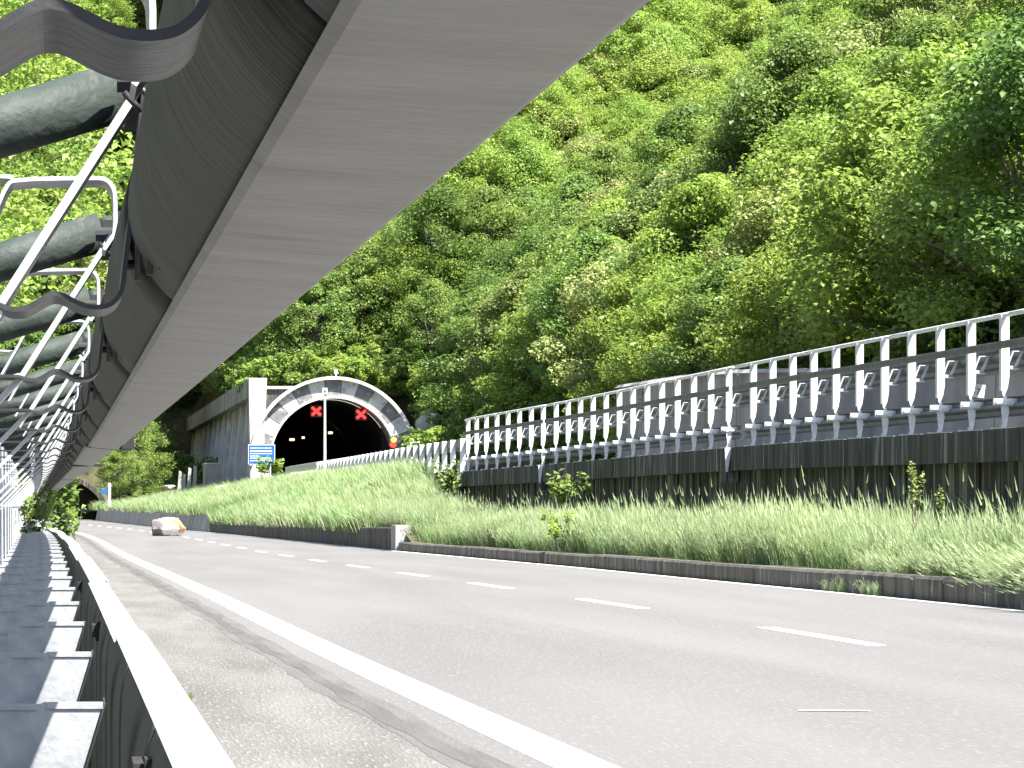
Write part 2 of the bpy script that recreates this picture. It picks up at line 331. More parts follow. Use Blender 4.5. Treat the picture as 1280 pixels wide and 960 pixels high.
# ------------------------------------------------------------------ guardrail on the viaduct
def far_rail(name, label, d0, d1, step, tall=True):
    g = thing(name, label, 'guardrail')
    H = 1.5
    web = MB().prism([(-.055, H-.03), (.055, H-.03), (.055, .68), (.03, .52), (0, .44), (-.03, .44), (-.055, .60)], -.004, .004)
    web.prism([(-.02, .44), (.02, .44), (.02, .30), (-.02, .30)], -.004, .004)
    web.prism([(-.055, .30), (.045, .30), (.05, .22), (.02, .05), (.005, .0), (-.025, 0), (-.04, .15)], -.004, .004)
    web.box(-.062, -.056, -.045, .045, .5, H-.02)
    web.prism([(-.05, H-.05), (.02, H-.05), (-.05, H-.40)], -.022, -.012)
    wm = web.build('post', M_POST, g); me_post = wm.data; bpy.data.objects.remove(wm)
    bp = MB().box(-.16, .14, -.09, .09, 0.0, .022).box(-.05, -.03, -.02, .02, .022, .06).build('base_plate', M_POST, g); me_bp = bp.data; bpy.data.objects.remove(bp)
    hp = MB().ribbon([(.08, .82), (.20, .82), (.29, 1.02), (.16, 1.02), (.08, .82)], .022, .16, .24).ribbon([(.06, .80), (.22, .79)], .02, .12, .26).build('hoop', M_GALV, g); me_hp = hp.data; bpy.data.objects.remove(hp)
    bk = MB().box(-.13, -.045, -.05, -.02, .335, .375).box(.0, .11, -.05, -.02, .322, .362).box(-.15, .15, -.02, .03, .31, .40).build('rail_bracket', M_POST, g); me_bk = bk.data; bpy.data.objects.remove(bk)
    bt = MB().box(-.10, .13, -.075, -.051, .40, .425).build('bracket_shadow_strip', M_DSTEEL, g); bpy.data.objects.remove(bt)
    d = d0+.35; k = 0
    while d < d1-.1:
        at = (fx(d), d, fbase(d))
        put('post', me_post, g, at); put('base_plate', me_bp, g, at)
        if d < 90:
            put('hoop', me_hp, g, at); put('rail_bracket', me_bk, g, at)
        else: put('rail_bracket', me_bk, g, at)
        d += step; k += 1
    # top tube with sleeves
    r = .032; sec = [(r*math.cos(t)-.01, H-.02+r*math.sin(t)) for t in [i*math.pi/4 for i in range(8)]]
    for a in frange(d0, d1, 6)[:-1]:
        e = min(a+6, d1)
        closed_sweep(sec, frange(a, e, 1.5), fx, fbase).build('top_rail', M_POST, g, smooth=True)
    wsec = [(.0, 1.17), (.06, 1.12), (.06, 1.08), (.0, 1.03), (0, .98), (.07, .92), (.07, .86), (0, .81), (0, .76)]
    wsec = [(x+.30, z) for x, z in wsec]
    sheet_sweep(wsec, .006, frange(d0, d1, 1.5), fx, fbase).build('upper_beam', M_DRAIL, g)
    sheet_sweep([(-.075, 1.14), (-.085, 1.12), (-.085, 1.06), (-.075, 1.04)], .006, frange(d0, d1, 1.5), fx, fbase).build('middle_band', M_DRAIL, g)
    sheet_sweep([(.12, .43), (.17, .40), (.17, .36), (.10, .33), (.10, .30), (.17, .26), (.17, .2), (.12, .17)], .006, frange(d0, d1, 1.5), fx, fbase).build('lower_beam', M_RAILBLUE, g)
    return g
far_rail('bridge_guardrail', 'pale steel bridge guardrail with open posts and top tube, right of the expansion joint', 22, 54.1, 1.45)
far_rail('bridge_guardrail', 'middle stretch of pale steel bridge guardrail between the two expansion joints', 54.35, 73.1, 1.45)
far_rail('bridge_guardrail', 'short left stretch of tall bridge guardrail ending above the end of the dark wall', 73.3, 84.3, 1.45)
# lower barrier onward to the tunnel
g2 = thing('roadside_guardrail', 'lower bright guardrail of close upright posts running on to the tunnel mouth', 'guardrail')
lz = interp([(0,1.78),(84,1.78),(106,1.89),(134,1.99),(176,2.19),(210,2.35),(420,2.4)], 2)
lb = lambda d: lz(d)-1.0
pm = MB().box(-.075, .075, -.02, .02, -.3, 1.0).build('post', M_POST, g2); me = pm.data; bpy.data.objects.remove(pm)
pm = MB().box(-.07, .07, -.25, .25, -.32, -.2).build('foot', M_POST, g2); mef = pm.data; bpy.data.objects.remove(pm)
d = 84.9
while d < 196:
    put('post', me, g2, (fx(d), d, lb(d))); d += 2.5
sheet_sweep([(.09, 1.0), (.13, .95), (.09, .85), (.09, .8), (.13, .72), (.09, .65)], .006, frange(84.6, 160, 3), fx, lb).build('upper_beam', M_DRAIL, g2)
sheet_sweep([(.09, .30), (.12, .25), (.09, .12)], .006, frange(84.6, 160, 3), fx, lb).build('lower_beam', M_DRAIL, g2)
sheet_sweep([(-.10, .98), (-.13, .9), (-.10, .75), (-.10, .7), (-.13, .62), (-.10, .55)], .006, frange(160, 200, 3), fx, lb).build('solid_beam', M_GALV, g2)
closed_sweep([(-.08, .0), (.08, .0), (.08, .05), (-.08, .05)], frange(84.6, 200, 3), fx, lb).build('bottom_rail', M_POST, g2)
# tag plate numbered 57 hanging behind a post
tg = thing('number_plate', 'tilted white plate marked 57 hung on the bridge guardrail', 'plate', (12.23+(.0), 40.7, 0.0))
pw = MB().box(-.13, .12, -.004, .004, -.09, .09).build('plate', M_BCONC, tg); tg.location = ((1220-78)*40.2/3700, 40.2, (626-488)*40.2/3700); tg.rotation_euler = (0, R(8), R(0))
def text_mesh(s, size, m, parent, loc, name='lettering'):
    c = bpy.data.curves.new(name, 'FONT'); c.body = s; c.size = size; c.align_x = 'CENTER'; c.align_y = 'CENTER'; c.extrude = .002; c.resolution_u = 2
    o = bpy.data.objects.new(name, c); COL.objects.link(o); dg = bpy.context.evaluated_depsgraph_get()
    me = bpy.data.meshes.new_from_object(o.evaluated_get(dg)); bpy.data.objects.remove(o)
    me.materials.clear(); me.materials.append(m); o = put(name, me, parent, loc); o.rotation_euler = (R(90), 0, 0); return o
text_mesh('57', .13, M_BLK, tg, (0.0, -.008, -.02), 'numerals')

# ------------------------------------------------------------------ near guardrail (we look along inside it)
near = thing('near_guardrail', 'steel bridge guardrail running close overhead and beside the camera along the left road edge', 'guardrail')
def spl(sec): return sec
UB = [(.0985, .174), (.103, .1705), (.112, .1695), (.188, .1635), (.197, .170), (.212, .21), (.222, .245), (.135, .275), (.127, .29), (.135, .305), (.222, .335), (.232, .355), (.228, .38), (.12, .435)]
jl = [-4.5, 9.2, 13.6, 18.1, 22.6, 27.1, 31.6, 36.1, 42, 48, 54, 60, 66, 72, 78, 84, 90, 96, 102, 108, 114]
for i, (a, b) in enumerate(zip(jl, jl[1:])):
    off = .002 if i % 2 else -.002
    s = [(x+off, z+off*1.0) for x, z in UB]
    ext = .0 if b == 9.2 else .12
    if a == 9.2: s = [(x-.012, z-.003) for x, z in UB]
    sheet_sweep(s, .004, frange(a, b+ext, .75 if a < 20 else 1.5), bx, bz).build('upper_beam', M_UNDER, near, smooth=False)
# lap plate hanging at the visible joint
MB().box(.10+bx(9.2), .226+bx(9.2), 9.05, 9.45, .166, .172).box(.20+bx(9.2), .236+bx(9.2), 9.0, 9.5, .160, .20).build('joint_sleeve', M_BLACK, near)
MB().box(.09+bx(13.6), .226+bx(13.6), 13.5, 13.9, .160, .168).build('joint_sleeve', M_BLACK, near)
# rounded backing rail behind the beam, one length per bay
BK = smooth_pl([(.0995, .1755), (.088, .186), (.069, .213), (.061, .240), (.060, .265), (.066, .30), (.09, .34)], 1)
for k in range(-4, 60):
    a = 2.60+1.5*k; b = a+1.485
    def bul(d, x, z, a=a, b=b):
        t = (d-a)/(b-a); return -.0035*math.sin(math.pi*min(1, max(0, t)))*(1 if z > .19 else .3)
    sheet_sweep(BK, .003, frange(a, b, .25 if k < 8 else 1.0), bx, bz, bulge=bul).build('backing_rail', M_GREEN, near, smooth=True)
# lower beam : pale top flange and the dark inner sheet below it
LB = [(.128, -.312), (.139, -.303), (.150, -.299), (.187, -.300), (.194, -.306), (.196, -.33), (.15, -.37), (.15, -.39), (.196, -.43), (.196, -.47), (.14, -.52)]
jl2 = [-4.5, 2.0, 6.6, 11.1, 15.6, 20, 24.6, 29.1, 33.6, 38, 44, 50, 56, 62, 68, 74, 80, 86, 92, 98, 104, 110]
for i, (a, b) in enumerate(zip(jl2, jl2[1:])):
    off = .003 if i % 2 else -.003
    sheet_sweep([(x+off, z+off) for x, z in LB], .004, frange(a, b+.15, .75 if a < 20 else 1.5), bx, bz).build('lower_beam', M_GALV, near)
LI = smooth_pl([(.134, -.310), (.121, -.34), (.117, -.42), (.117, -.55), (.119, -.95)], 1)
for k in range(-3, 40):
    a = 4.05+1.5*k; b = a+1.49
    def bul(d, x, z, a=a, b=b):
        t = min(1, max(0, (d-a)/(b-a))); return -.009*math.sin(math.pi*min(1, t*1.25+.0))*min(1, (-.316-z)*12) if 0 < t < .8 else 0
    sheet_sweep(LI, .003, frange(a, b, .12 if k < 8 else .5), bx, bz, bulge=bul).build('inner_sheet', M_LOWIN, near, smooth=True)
STR = [(-.27,.172),(-.12,.171),(-.075,.172),(-.0535,.171),(-.0459,.1668),(-.036,.1662),(-.0285,.1678),(-.0195,.1733),(-.0098,.1793),(-.0023,.1800),(.004,.1779),(.0127,.173),(.0217,.1692),(.0312,.168),(.0408,.1692),(.0468,.173),(.0515,.1785),(.0545,.187),(.0560,.204),(.062,.25),(.069,.32),(.0735,.362)]
strap = MB().ribbon(smooth_pl(STR, 2), .0042, 0, .105)
tube = MB().bar((-.27, .28, .296), (.062, .28, .3955), .029, 20).bar((.060, .28, .3949), (.080, .28, .4009), .020, 14)
brace = MB()
def oriented(mb, a, b, w, t):   # flat bar in the xz plane from a to b, w deep in y
    dx, dz = b[0]-a[0], b[1]-a[1]; L = math.hypot(dx, dz); nx, nz = -dz/L*t/2, dx/L*t/2
    mb.prism([(a[0]+nx, a[1]+nz), (b[0]+nx, b[1]+nz), (b[0]-nx, b[1]-nz), (a[0]-nx, a[1]-nz)], *w)
oriented(brace, (.0745, .372), (-.054, .171), (.03, .085), .0075)
oriented(brace, (-.054, .171), (-.27, -.05), (.03, .085), .0075)
HP = [(-.135,.28),(-.082,.371),(-.068,.404),(-.058,.4118),(.047,.4138),(.060,.4120),(.068,.4035),(.0717,.392),(.0717,.344),(.0655,.335),(.057,.322)]
hoop = MB().ribbon(smooth_pl(HP, 1), .0052, -.28, -.19)
toprod = MB().ribbon([(-.27, .428), (-.06, .4155)], .005, -.275, -.20)
node = MB().box(.060, .098, .06, .24, .350, .392).bar((.05, .05, .371), (.098, .05, .371), .010, 10).bar((.079, .02, .345), (.079, .02, .40), .006, 8)
node.box(.098, .125, .02, .28, .33, .41)
rods = MB()
for rx, ry in ((.0665, -.02), (.075, -.08), (.083, -.13)):
    rods.bar((rx, ry, .19), (rx+.004, ry, .335), .0028, 8).bar((rx+.004, ry, .335), (rx-.012, ry, .352), .0028, 8)
ring = MB()
for i in range(8):
    t0, t1 = i*math.pi/8*1.3, (i+1)*math.pi/8*1.3
    ring.bar((.042+.016*math.cos(t0+2.6), .24, .385+.022*math.sin(t0+2.6)), (.042+.016*math.cos(t1+2.6), .24, .385+.022*math.sin(t1+2.6)), .0018, 6)
# spacer plate standing across the rail below eye level, with a real slot
plate = MB(); zt = -.306
cols = [-.34, -.128, -.098, .066]
plate.prism([(-.34, zt-.02), (-.128, zt-.02), (-.128, -.80), (-.34, -.80)], .43, .436)
plate.prism([(-.128, zt-.003), (-.098, zt-.003), (-.098, zt-.026), (-.128, zt-.026)], .43, .436)
plate.prism([(-.128, zt-.044), (-.098, zt-.044), (-.098, -.80), (-.128, -.80)], .43, .436)
plate.prism([(-.098, zt-.003), (-.03, zt-.003), (-.024, zt), (.0655, zt), (-.060, -.72), (-.098, -.80)], .43, .436)
flange = MB().box(-.02, .0655, .427, .43, zt-.010, zt).box(-.098, -.034, .427, .43, zt-.012, zt-.004).box(-.34, -.128, .427, .43, zt-.03, zt-.02)
sidef = MB().prism([(.067, zt-.004), (.070, zt-.004), (-.052, -.72), (-.055, -.72)], .436, .60)
post = MB().box(-.40, -.394, .42, .54, -.95, .56).box(-.394, -.28, .534, .54, -.95, .56).box(-.286, -.28, .42, .534, -.95, .56)
clip = MB().box(.098, .128, 0, .11, -.385, -.35).box(.112, .130, -.05, .0, -.36, -.34).bar((.12, .11, -.365), (.12, .17, -.365), .011, 8).box(.108, .136, -.012, .012, -.395, -.355)
bolt = MB().bar((.058, .10, .213), (.070, .10, .213), .0045, 8).bar((.060, .75, .25), (.068, .75, .25), .003, 8)
protos = [('bolt', bolt, M_BLACK, 0), ('strap', strap, M_DSTEEL, 0), ('tube', tube, M_TUBE, 1), ('brace', brace, M_GALV, 0), ('hoop', hoop, M_GALV, 0), ('cross_bar', toprod, M_GALV, 0),
          ('node_bracket', node, M_BLACK, 0), ('tie_rod', rods, M_DSTEEL, 1), ('spacer_plate', plate, M_PLATE, 0), ('plate_flange', flange, M_PLATE, 0),
          ('spacer_side', sidef, M_BLACK, 0), ('post', post, M_GALV, 0)]
pm = []
for n_, mb, m_, sm in protos:
    o = mb.build(n_, m_, near, smooth=False); me = o.data
    if sm:
        me.polygons.foreach_set('use_smooth', [len(p.vertices) == 4 for p in me.polygons])
    bpy.data.objects.remove(o); pm.append((n_, me))
me_clip = clip.build('clip', M_BLACK, near); mc = me_clip.data; bpy.data.objects.remove(me_clip)
for k in range(-3, 46):
    d = 2.57+1.5*k
    for n_, me in pm:
        if k > 26 and n_ in ('tie_rod', 'ring', 'plate_flange', 'spacer_side', 'cross_bar'): continue
        put(n_, me, near, (bx(d), d, bz(d)))
for d in (3.94, 8.35, 12.7): put('clip', mc, near, (bx(d), d, bz(d)))
# ledge under the near guardrail
mb = MB(); struct(closed_sweep([(-1.4, -1.25), (.16, -1.25), (.16, -.92), (-1.4, -.92)], frange(-5, 120, 2), bx, bz).build('bridge_edge_beam', M_KERB))

# ------------------------------------------------------------------ fallen rock
def rock(name, loc, size, seed, m1, m2=None, sub=4):
    import bmesh
    bm = bmesh.new(); bmesh.ops.create_icosphere(bm, subdivisions=sub, radius=1)
    r = random.Random(seed); pl = [(Vector((r.gauss(0,1), r.gauss(0,1), r.gauss(0,1))).normalized(), r.uniform(.62, .95)) for _ in range(16)]
    from mathutils import noise
    for v in bm.verts:
        p = v.co.copy()
        for n_, dd in pl:
            s = p.dot(n_)
            if s > dd: p -= n_*(s-dd)
        p *= 1+.06*noise.noise(p*3+Vector((seed, 0, 0)))
        v.co = Vector((p.x*size[0], p.y*size[1], p.z*size[2]))
    me = bpy.data.meshes.new(name); bm.to_mesh(me)
    me.materials.append(m1)
    if m2:
        me.materials.append(m2)
        for f in me.polygons:
            c = f.center
            if c.x/size[0] < -.30-.25*c.z/size[2]+.12*math.sin(c.z*9) or c.z/size[2] < -.62: f.material_index = 1  # shade on the left and underside is put into the rock colour
    bm.free(); return put(name, me, None, loc)
rk = rock('fallen_rock', ((210-78)*118/3700, 118, SURF(118)+.34), (.80, .66, .50), 5, M_ROCKW, M_ROCKSHADE)
tag(rk, 'pale boulder with orange patches and a left side coloured as shade lying on the road', 'rock')

# ------------------------------------------------------------------ tunnel on the upper carriageway
PY = 205.0; CX = 18.75; CZ = 2.8; RO = 5.8; RI = 4.3
tun = thing('road_tunnel', 'arched tunnel portal with dark and white painted blocks and concrete gallery wall on its left', 'tunnel')
def arc(r, a0, a1, n): return [(CX+r*math.cos(a0+(a1-a0)*i/n), CZ+r*math.sin(a0+(a1-a0)*i/n)) for i in range(n+1)]
NP = 15
for i in range(NP):
    a0 = math.pi*(1.02-i/NP*1.04); a1 = math.pi*(1.02-(i+1)/NP*1.04)
    g_ = .004
    o = arc(RO-.22, a0-g_, a1+g_, 4)+arc(RI+.17, a1+g_, a0-g_, 4)
    MB().prism(o, PY-.10-(.02 if i % 2 else 0), PY+.3).build('arch_block', M_WPAINT if i % 2 == 0 else M_DPAINT, tun)
def ringbody(r0, r1, y0, y1, m, nm, n=48):
    MBq = MB()
    for i in range(n):
        a0 = math.pi*1.02-math.pi*1.04*i/n; a1 = math.pi*1.02-math.pi*1.04*(i+1)/n
        MBq.prism(arc(r1, a0, a1, 1)+arc(r0, a1, a0, 1), y0, y1)
    return MBq.build(nm, m, tun)
ringbody(RO-.22, RO, PY-.55, PY+.6, M_WPAINT, 'outer_rim')
ringbody(RI+.0, RI+.17, PY-.22, PY+.5, M_WPAINT, 'inner_rim')
# intrados and lining
mb = MB(); n = 32; vs = []
for y in (PY-.18, PY+3): vs += [(x, y, z) for x, z in arc(RI+.02, math.pi*1.15, -math.pi*.15, n)]
mb.add(vs, [(i, i+1, n+2+i, n+1+i) for i in range(n)]).build('intrados', M_INTR, tun, smooth=True)
mb = MB(); vs = []
for y in (PY+3, PY+95): vs += [(x, y, z) for x, z in arc(RI, math.pi*1.15, -math.pi*.15, n)]
mb.add(vs, [(i, i+1, n+2+i, n+1+i) for i in range(n)]+[tuple(range(n+1, 2*n+2))]).build('lining', M_TUNNEL, tun, smooth=True)
# portal jambs and wing wall, spandrel
MB().box(CX-RO, CX-RI, PY+.02, PY+.6, -.5, CZ-.2).build('jamb', M_WPAINT, tun); MB().box(CX+RI, CX+RO, PY+.02, PY+.6, -.5, CZ-.2).build('jamb', M_CONC, tun)
MB().prism([(13.05, -.5), (13.75, -.5), (14.15, 8.5), (12.9, 8.5)], PY-.3, PY+.7).build('wing_wall', M_BCONC, tun)
MB().prism([(14.05, 7.75), (14.05, 5.2)]+arc(RO-.12, math.pi*.86, math.pi*.62, 6)+[(16.9, 7.75)], PY+.3, PY+.9).build('spandrel', M_DCONC2, tun)
MB().box(14.12, 17.6, PY+.1, PY+.95, 7.75, 7.95).build('head_slab', M_CONC, tun)
# gallery side wall: cornice lengths and battered fins
for k in range(12):
    y0 = PY+.75+k*8.4
    MB().box(12.85, 13.5, y0, y0+8.36, 7.15, 8.5).build('cornice', M_CORN, tun)
    MB().box(13.62, 13.8, y0, y0+8.36, -.3, 7.15).build('wall_panel', M_CORN, tun)
for k in range(13):
    y0 = PY+1.6+k*8.2
    MB().prism([(13.62, 7.15), (13.45, 7.15), (12.70, .0), (12.70, -.3), (13.62, -.3)], y0, y0+.7).build('fin', M_BCONC, tun)  # pale colour stands in for sun on the fins, wall behind coloured darker
MB().box(13.5, 18.5, PY+.9, PY+106, 7.2, 7.5).build('gallery_roof', M_CONC, tun)
# red cross signals
for (px_, py_) in ((395.5, 514), (451.5, 518)):
    Y = PY+1.6; x = (px_-78)*Y/3700; z = (626-py_)*Y/3700
    s = thing('lane_signal', 'red cross lane signal hung on the %s of the tunnel mouth' % ('left' if px_ < 420 else 'right'), 'traffic light', (x, Y, z), 'lane signals')
    MB().box(-.42, .42, .05, .25, -.42, .42).build('housing', M_BLK, s)
    mr = MATS.get('red_lamp') or MATS.setdefault('red_lamp', emis('red_lamp', (1, .012, .012), 3.2))
    cr = MB()
    for a, b in (((-.3,-.27),(.3,.27)), ((-.3,.27),(.3,-.27))):
        oriented(cr, a, b, (-.0, .04), .16)
    cr.build('red_cross', mr, s)
    MB().bar((0, .12, .42), (0, .12, 1.6), .03, 6).build('hanger', M_BLK, s)
bw = thing('warning_light', 'amber over red warning lamp at the right foot of the tunnel arch', 'warning light', ((492-78)*202/3700, 202, (626-553)*202/3700))
MB().bar((0, 0, .18), (0, -.1, .18), .17, 14).build('amber_lamp', emis('amber_lamp', (1, .45, .03), 3), bw)
MB().bar((-.05, 0, -.16), (-.05, -.1, -.16), .2, 14).build('red_lamp', emis('red_beacon', (1, .02, .01), 1.6), bw)
MB().box(-.3, .25, .01, .15, -.42, .4).bar((0, .08, -.4), (0, .08, -1.8), .04, 8).build('backboard', M_BLK, bw)
for (px_, py_, Y, w_) in ((365, 549.5, 232, 2.6), (413, 541, 236, 2.3), (379, 547, 262, 1.6), (430, 537, 262, 1.6), (446, 531, 224, 2.2), (397, 545, 285, 1.2)):
    x = (px_-78)*Y/3700; z = (626-py_)*Y/3700
    e = MATS.get('tl') or MATS.setdefault('tl', emis('tunnel_lamp', (1, .72, .40), 0.7))
    lo_ = MB().box(-w_*.07, w_*.07, -.2, .2, -.09, .09).build('tunnel_lamp', e, tun, at=(x, Y, z))
# small white lamp on the crown, signboards
cl = thing('crown_lamp', 'small white lamp standing on top of the tunnel arch', 'lamp', ((420-78)*PY/3700, PY, CZ+RO))
MB().bar((0, 0, -.05), (0, 0, .2), .06, 8).build('stem', M_WHITE, cl); MB().bar((0, 0, .2), (0, 0, .48), .16, 10, .10).build('lamp_head', M_WHITE, cl)
Y = 186.0; sg = thing('blue_road_sign', 'blue information board with white lines of text beside the tunnel mouth', 'sign', ((327-78)*Y/3700, Y, (626-568)*Y/3700))
MB().box(-.84, .84, 0, .04, -.62, .62).build('border', M_WHITE, sg); MB().box(-.80, .80, -.012, -.002, -.58, .58).build('panel', M_BLUE, sg)
tx = MB(); rr = random.Random(3)
for i, (z, L, h) in enumerate(((.40, 1.3, .05), (.21, 1.35, .08), (.17-.12, 1.35, .055), (-.10, .5, .05), (-.24, 1.2, .06), (-.40, 1.3, .05))):
    x = -.72
    while x < -.72+L:
        w_ = rr.uniform(.05, .2); tx.box(x, min(x+w_, .74), -.02, -.014, z-h/2, z+h/2); x += w_+.03
tx.build('lettering', M_WHITE, sg)
MB().bar((-.55, .09, -2.4), (-.55, .09, .5), .045, 8).build('leg', M_POST, sg); MB().bar((.55, .09, -2.4), (.55, .09, .5), .045, 8).build('leg', M_POST, sg)
Y = 150.0; x = (406-78)*Y/3700
lp = thing('lamp_pole', 'tall slim pale grey pole standing in the grass in front of the tunnel mouth', 'pole', (x, Y, 1.1))
MB().bar((0, 0, -.4), (0, 0, 4.3), .085, 10, .055).build('shaft', M_POST, lp, smooth=False); MB().box(-.13, .13, -.1, .1, 4.3, 4.62).build('pole_head', M_BCONC, lp); MB().bar((0,-.12,4.45),(0,-.10,4.45),.05,8).build('lens', M_BLK, lp)
bo = rock('rock_outcrop', ((536-78)*200/3700, 200, (626-528)*200/3700), (1.0, .9, .9), 9, M_ROCKW); bo.data.materials[0] = M_LKERB; tag(bo, 'pale rock outcrop at the right shoulder of the tunnel arch', 'rock')
Y = 165; ms = thing('marker_board', 'small white bracket-shaped board behind the guardrail right of the tunnel arch', 'sign', ((518-78)*Y/3700, Y, (626-556)*Y/3700))
MB().ribbon([(-.2, -.4), (-.2, .12), (.3, .16)], .09, 0, .05).build('board', M_WHITE, ms)
# utility cabin beside the gallery
Y = 214; ub = thing('utility_cabin', 'grey concrete cabin against the foot of the gallery wall', 'cabin', (10.9, Y, .5))
MB().box(-.55, .6, 0, 4, -.2, 2.15).build('wall', M_CORN, ub); MB().box(-.6, .65, -.05, 4.05, 2.15, 2.25).build('roof', M_CONC, ub)
for k, (px_, h) in enumerate(((229, 1.2), (236, 1.7), (243, 1.9), (224, 1.5))):
    Y = 226+k*3; o = MB().prism([(-.14, 0), (.14, 0), (.2, h), (0, h+.1), (-.02, h)], 0, .8).build('concrete_fin', M_CONC, None, at=((px_-78)*Y/3700, Y, .8))
    tag(o, ['first','second','third','fourth'][k]+' pale upright concrete fin at the far end of the gallery wall', 'concrete fin')
for px_, py_, Y in ((212, 609, 200), (276, 610, 190)):
    o = rock('pale_stone', ((px_-78)*Y/3700, Y, (626-py_)*Y/3700), (.5, .4, .18), int(px_), M_LKERB, sub=3)
    tag(o, 'pale flat stone on the grass crest %s the gallery wall' % ('left of' if px_ < 240 else 'below'), 'stone')

# own carriageway's tunnel further on
PY2 = 243; own = thing('distant_tunnel', 'small dark tunnel mouth with grey ribs where the road disappears at left', 'tunnel')
c2x, c2z, r2 = -1.1, SURF(PY2)+.2, 4.6
for j in range(4):
    mb = MB(); n = 28
    for i in range(n):
        a0, a1 = math.pi*i/n, math.pi*(i+1)/n
        P = [(c2x+r*math.cos(a), c2z+r*.72*math.sin(a)) for r, a in ((r2, a0), (r2, a1), (r2+.45, a1), (r2+.45, a0))]
        mb.prism(P, PY2+j*5, PY2+j*5+1.2)
    mb.build('rib', M_DCONC2, own)
mb = MB(); vs = []; n = 24
for y in (PY2+.6, PY2+70): vs += [(c2x+(r2+.2)*math.cos(math.pi*(1-i/n)*1.0), y, c2z+(r2+.2)*.72*math.sin(math.pi*(1-i/n))) for i in range(n+1)]
mb.add(vs, [(i, i+1, n+2+i, n+1+i) for i in range(n)]+[tuple(range(n+1, 2*n+2))]).build('lining', M_TUNNEL, own)
MB().box(c2x+1.0, c2x+r2-.1, PY2+2, PY2+2.1, c2z+.45, c2z+.75).build('side_rail', M_DRAIL, own)
Y = 215; wp = thing('marker_post', 'white marker post with small blue plate by the distant tunnel', 'post', ((137-78)*Y/3700, Y, -.4))
MB().box(-.09, .09, -.05, .05, -.6, 1.7).build('shaft', M_WHITE, wp); MB().box(-.62, -.2, -.03, 0, .9, 1.2).box(-.5,-.1,-.02,.02,1.3,1.36).build('blue_plate', M_BLUE, wp)

# ------------------------------------------------------------------ terrain
def ground_z(x, y):
    z = -2.2 if x < 6 else -1.6
    if x < -2: z = -2.2-.25*min(12, -2-x)
    if x > 22.3: z = max(z, .8+.78*(x-22.3)+1.2*math.sin(x*.13+y*.07))
    elif x > 11 and y > 88: z = max(z, .2)
    if y > 306 or (y > 209 and x > 13.9): z = max(z, 7.5+(.5*max(.08, min(1, (x-15)/9))*(y-209) if x > 13.9 else .5*(y-306))+(.12*(x-14) if x > 14 else 0)) if x > 4 else max(z, 6+.62*(y-306))
    if y > 246 and x <= 4: z = max(z, 4.2+.6*(y-246)+.1*abs(x))
    if y > 199 and x > 25.2: z = max(z, 2.5+(y-199)*.62)
    if x < -25: z += .7*(-25-x)
    return z
def grid(name, xs, ys, m):
    vs = [(x, y, ground_z(x, y)) for y in ys for x in xs]; w = len(xs)
    fs = [(j*w+i, j*w+i+1, (j+1)*w+i+1, (j+1)*w+i) for j in range(len(ys)-1) for i in range(w-1)]
    # leave the tunnel mouth open where the slope would cross it
    def crosses(f):
        q = [vs[i] for i in f]; return all(13.4 < p[0] < 23.6 and 203 < p[1] < 213 for p in q) and min(p[2] for p in q) < 6.5 and max(p[2] for p in q) > 3.5
    fs = [f for f in fs if not crosses(f)]
    return MB().add(vs, fs).build(name, m, smooth=True)
xs = frange(-160, -26, 8)+frange(-24, 30, 1.5)+frange(34, 330, 6); ys = frange(-60, 190, 6)+frange(192, 320, 2)+frange(326, 640, 8)
struct(grid('hillside', xs, ys, M_SOIL))

# ------------------------------------------------------------------ foliage meshes
def leaf_mesh(name, centers, normals, size, mats_i, m, jitter=.55, aspect=.62, seed=1, seg=False):
    r = np.random.default_rng(seed); n = len(centers)
    nn = normals+r.normal(0, jitter, (n, 3)); nn /= np.linalg.norm(nn, axis=1)[:, None]
    a = r.normal(0, 1, (n, 3)); u = np.cross(nn, a); u /= np.linalg.norm(u, axis=1)[:, None]; v = np.cross(nn, u)
    s = size*r.uniform(.6, 1.3, (n, 1))
    # pointed leaf: 4 vertices, folded slightly
    p0 = centers-u*s*.5; p1 = centers+v*s*aspect*.5+nn*s*.12-u*s*.05; p2 = centers+u*s*.5; p3 = centers-v*s*aspect*.5+nn*s*.12-u*s*.05
    V = np.stack([p0, p1, p2, p3], 1).reshape(-1, 3)
    me = bpy.data.meshes.new(name); me.vertices.add(4*n); me.vertices.foreach_set('co', V.ravel())
    me.loops.add(4*n); me.loops.foreach_set('vertex_index', np.arange(4*n, dtype=np.int32))
    me.polygons.add(n); me.polygons.foreach_set('loop_start', np.arange(0, 4*n, 4, dtype=np.int32)); me.polygons.foreach_set('loop_total', np.full(n, 4, dtype=np.int32))
    me.materials.append(m); me.update(calc_edges=True); return me
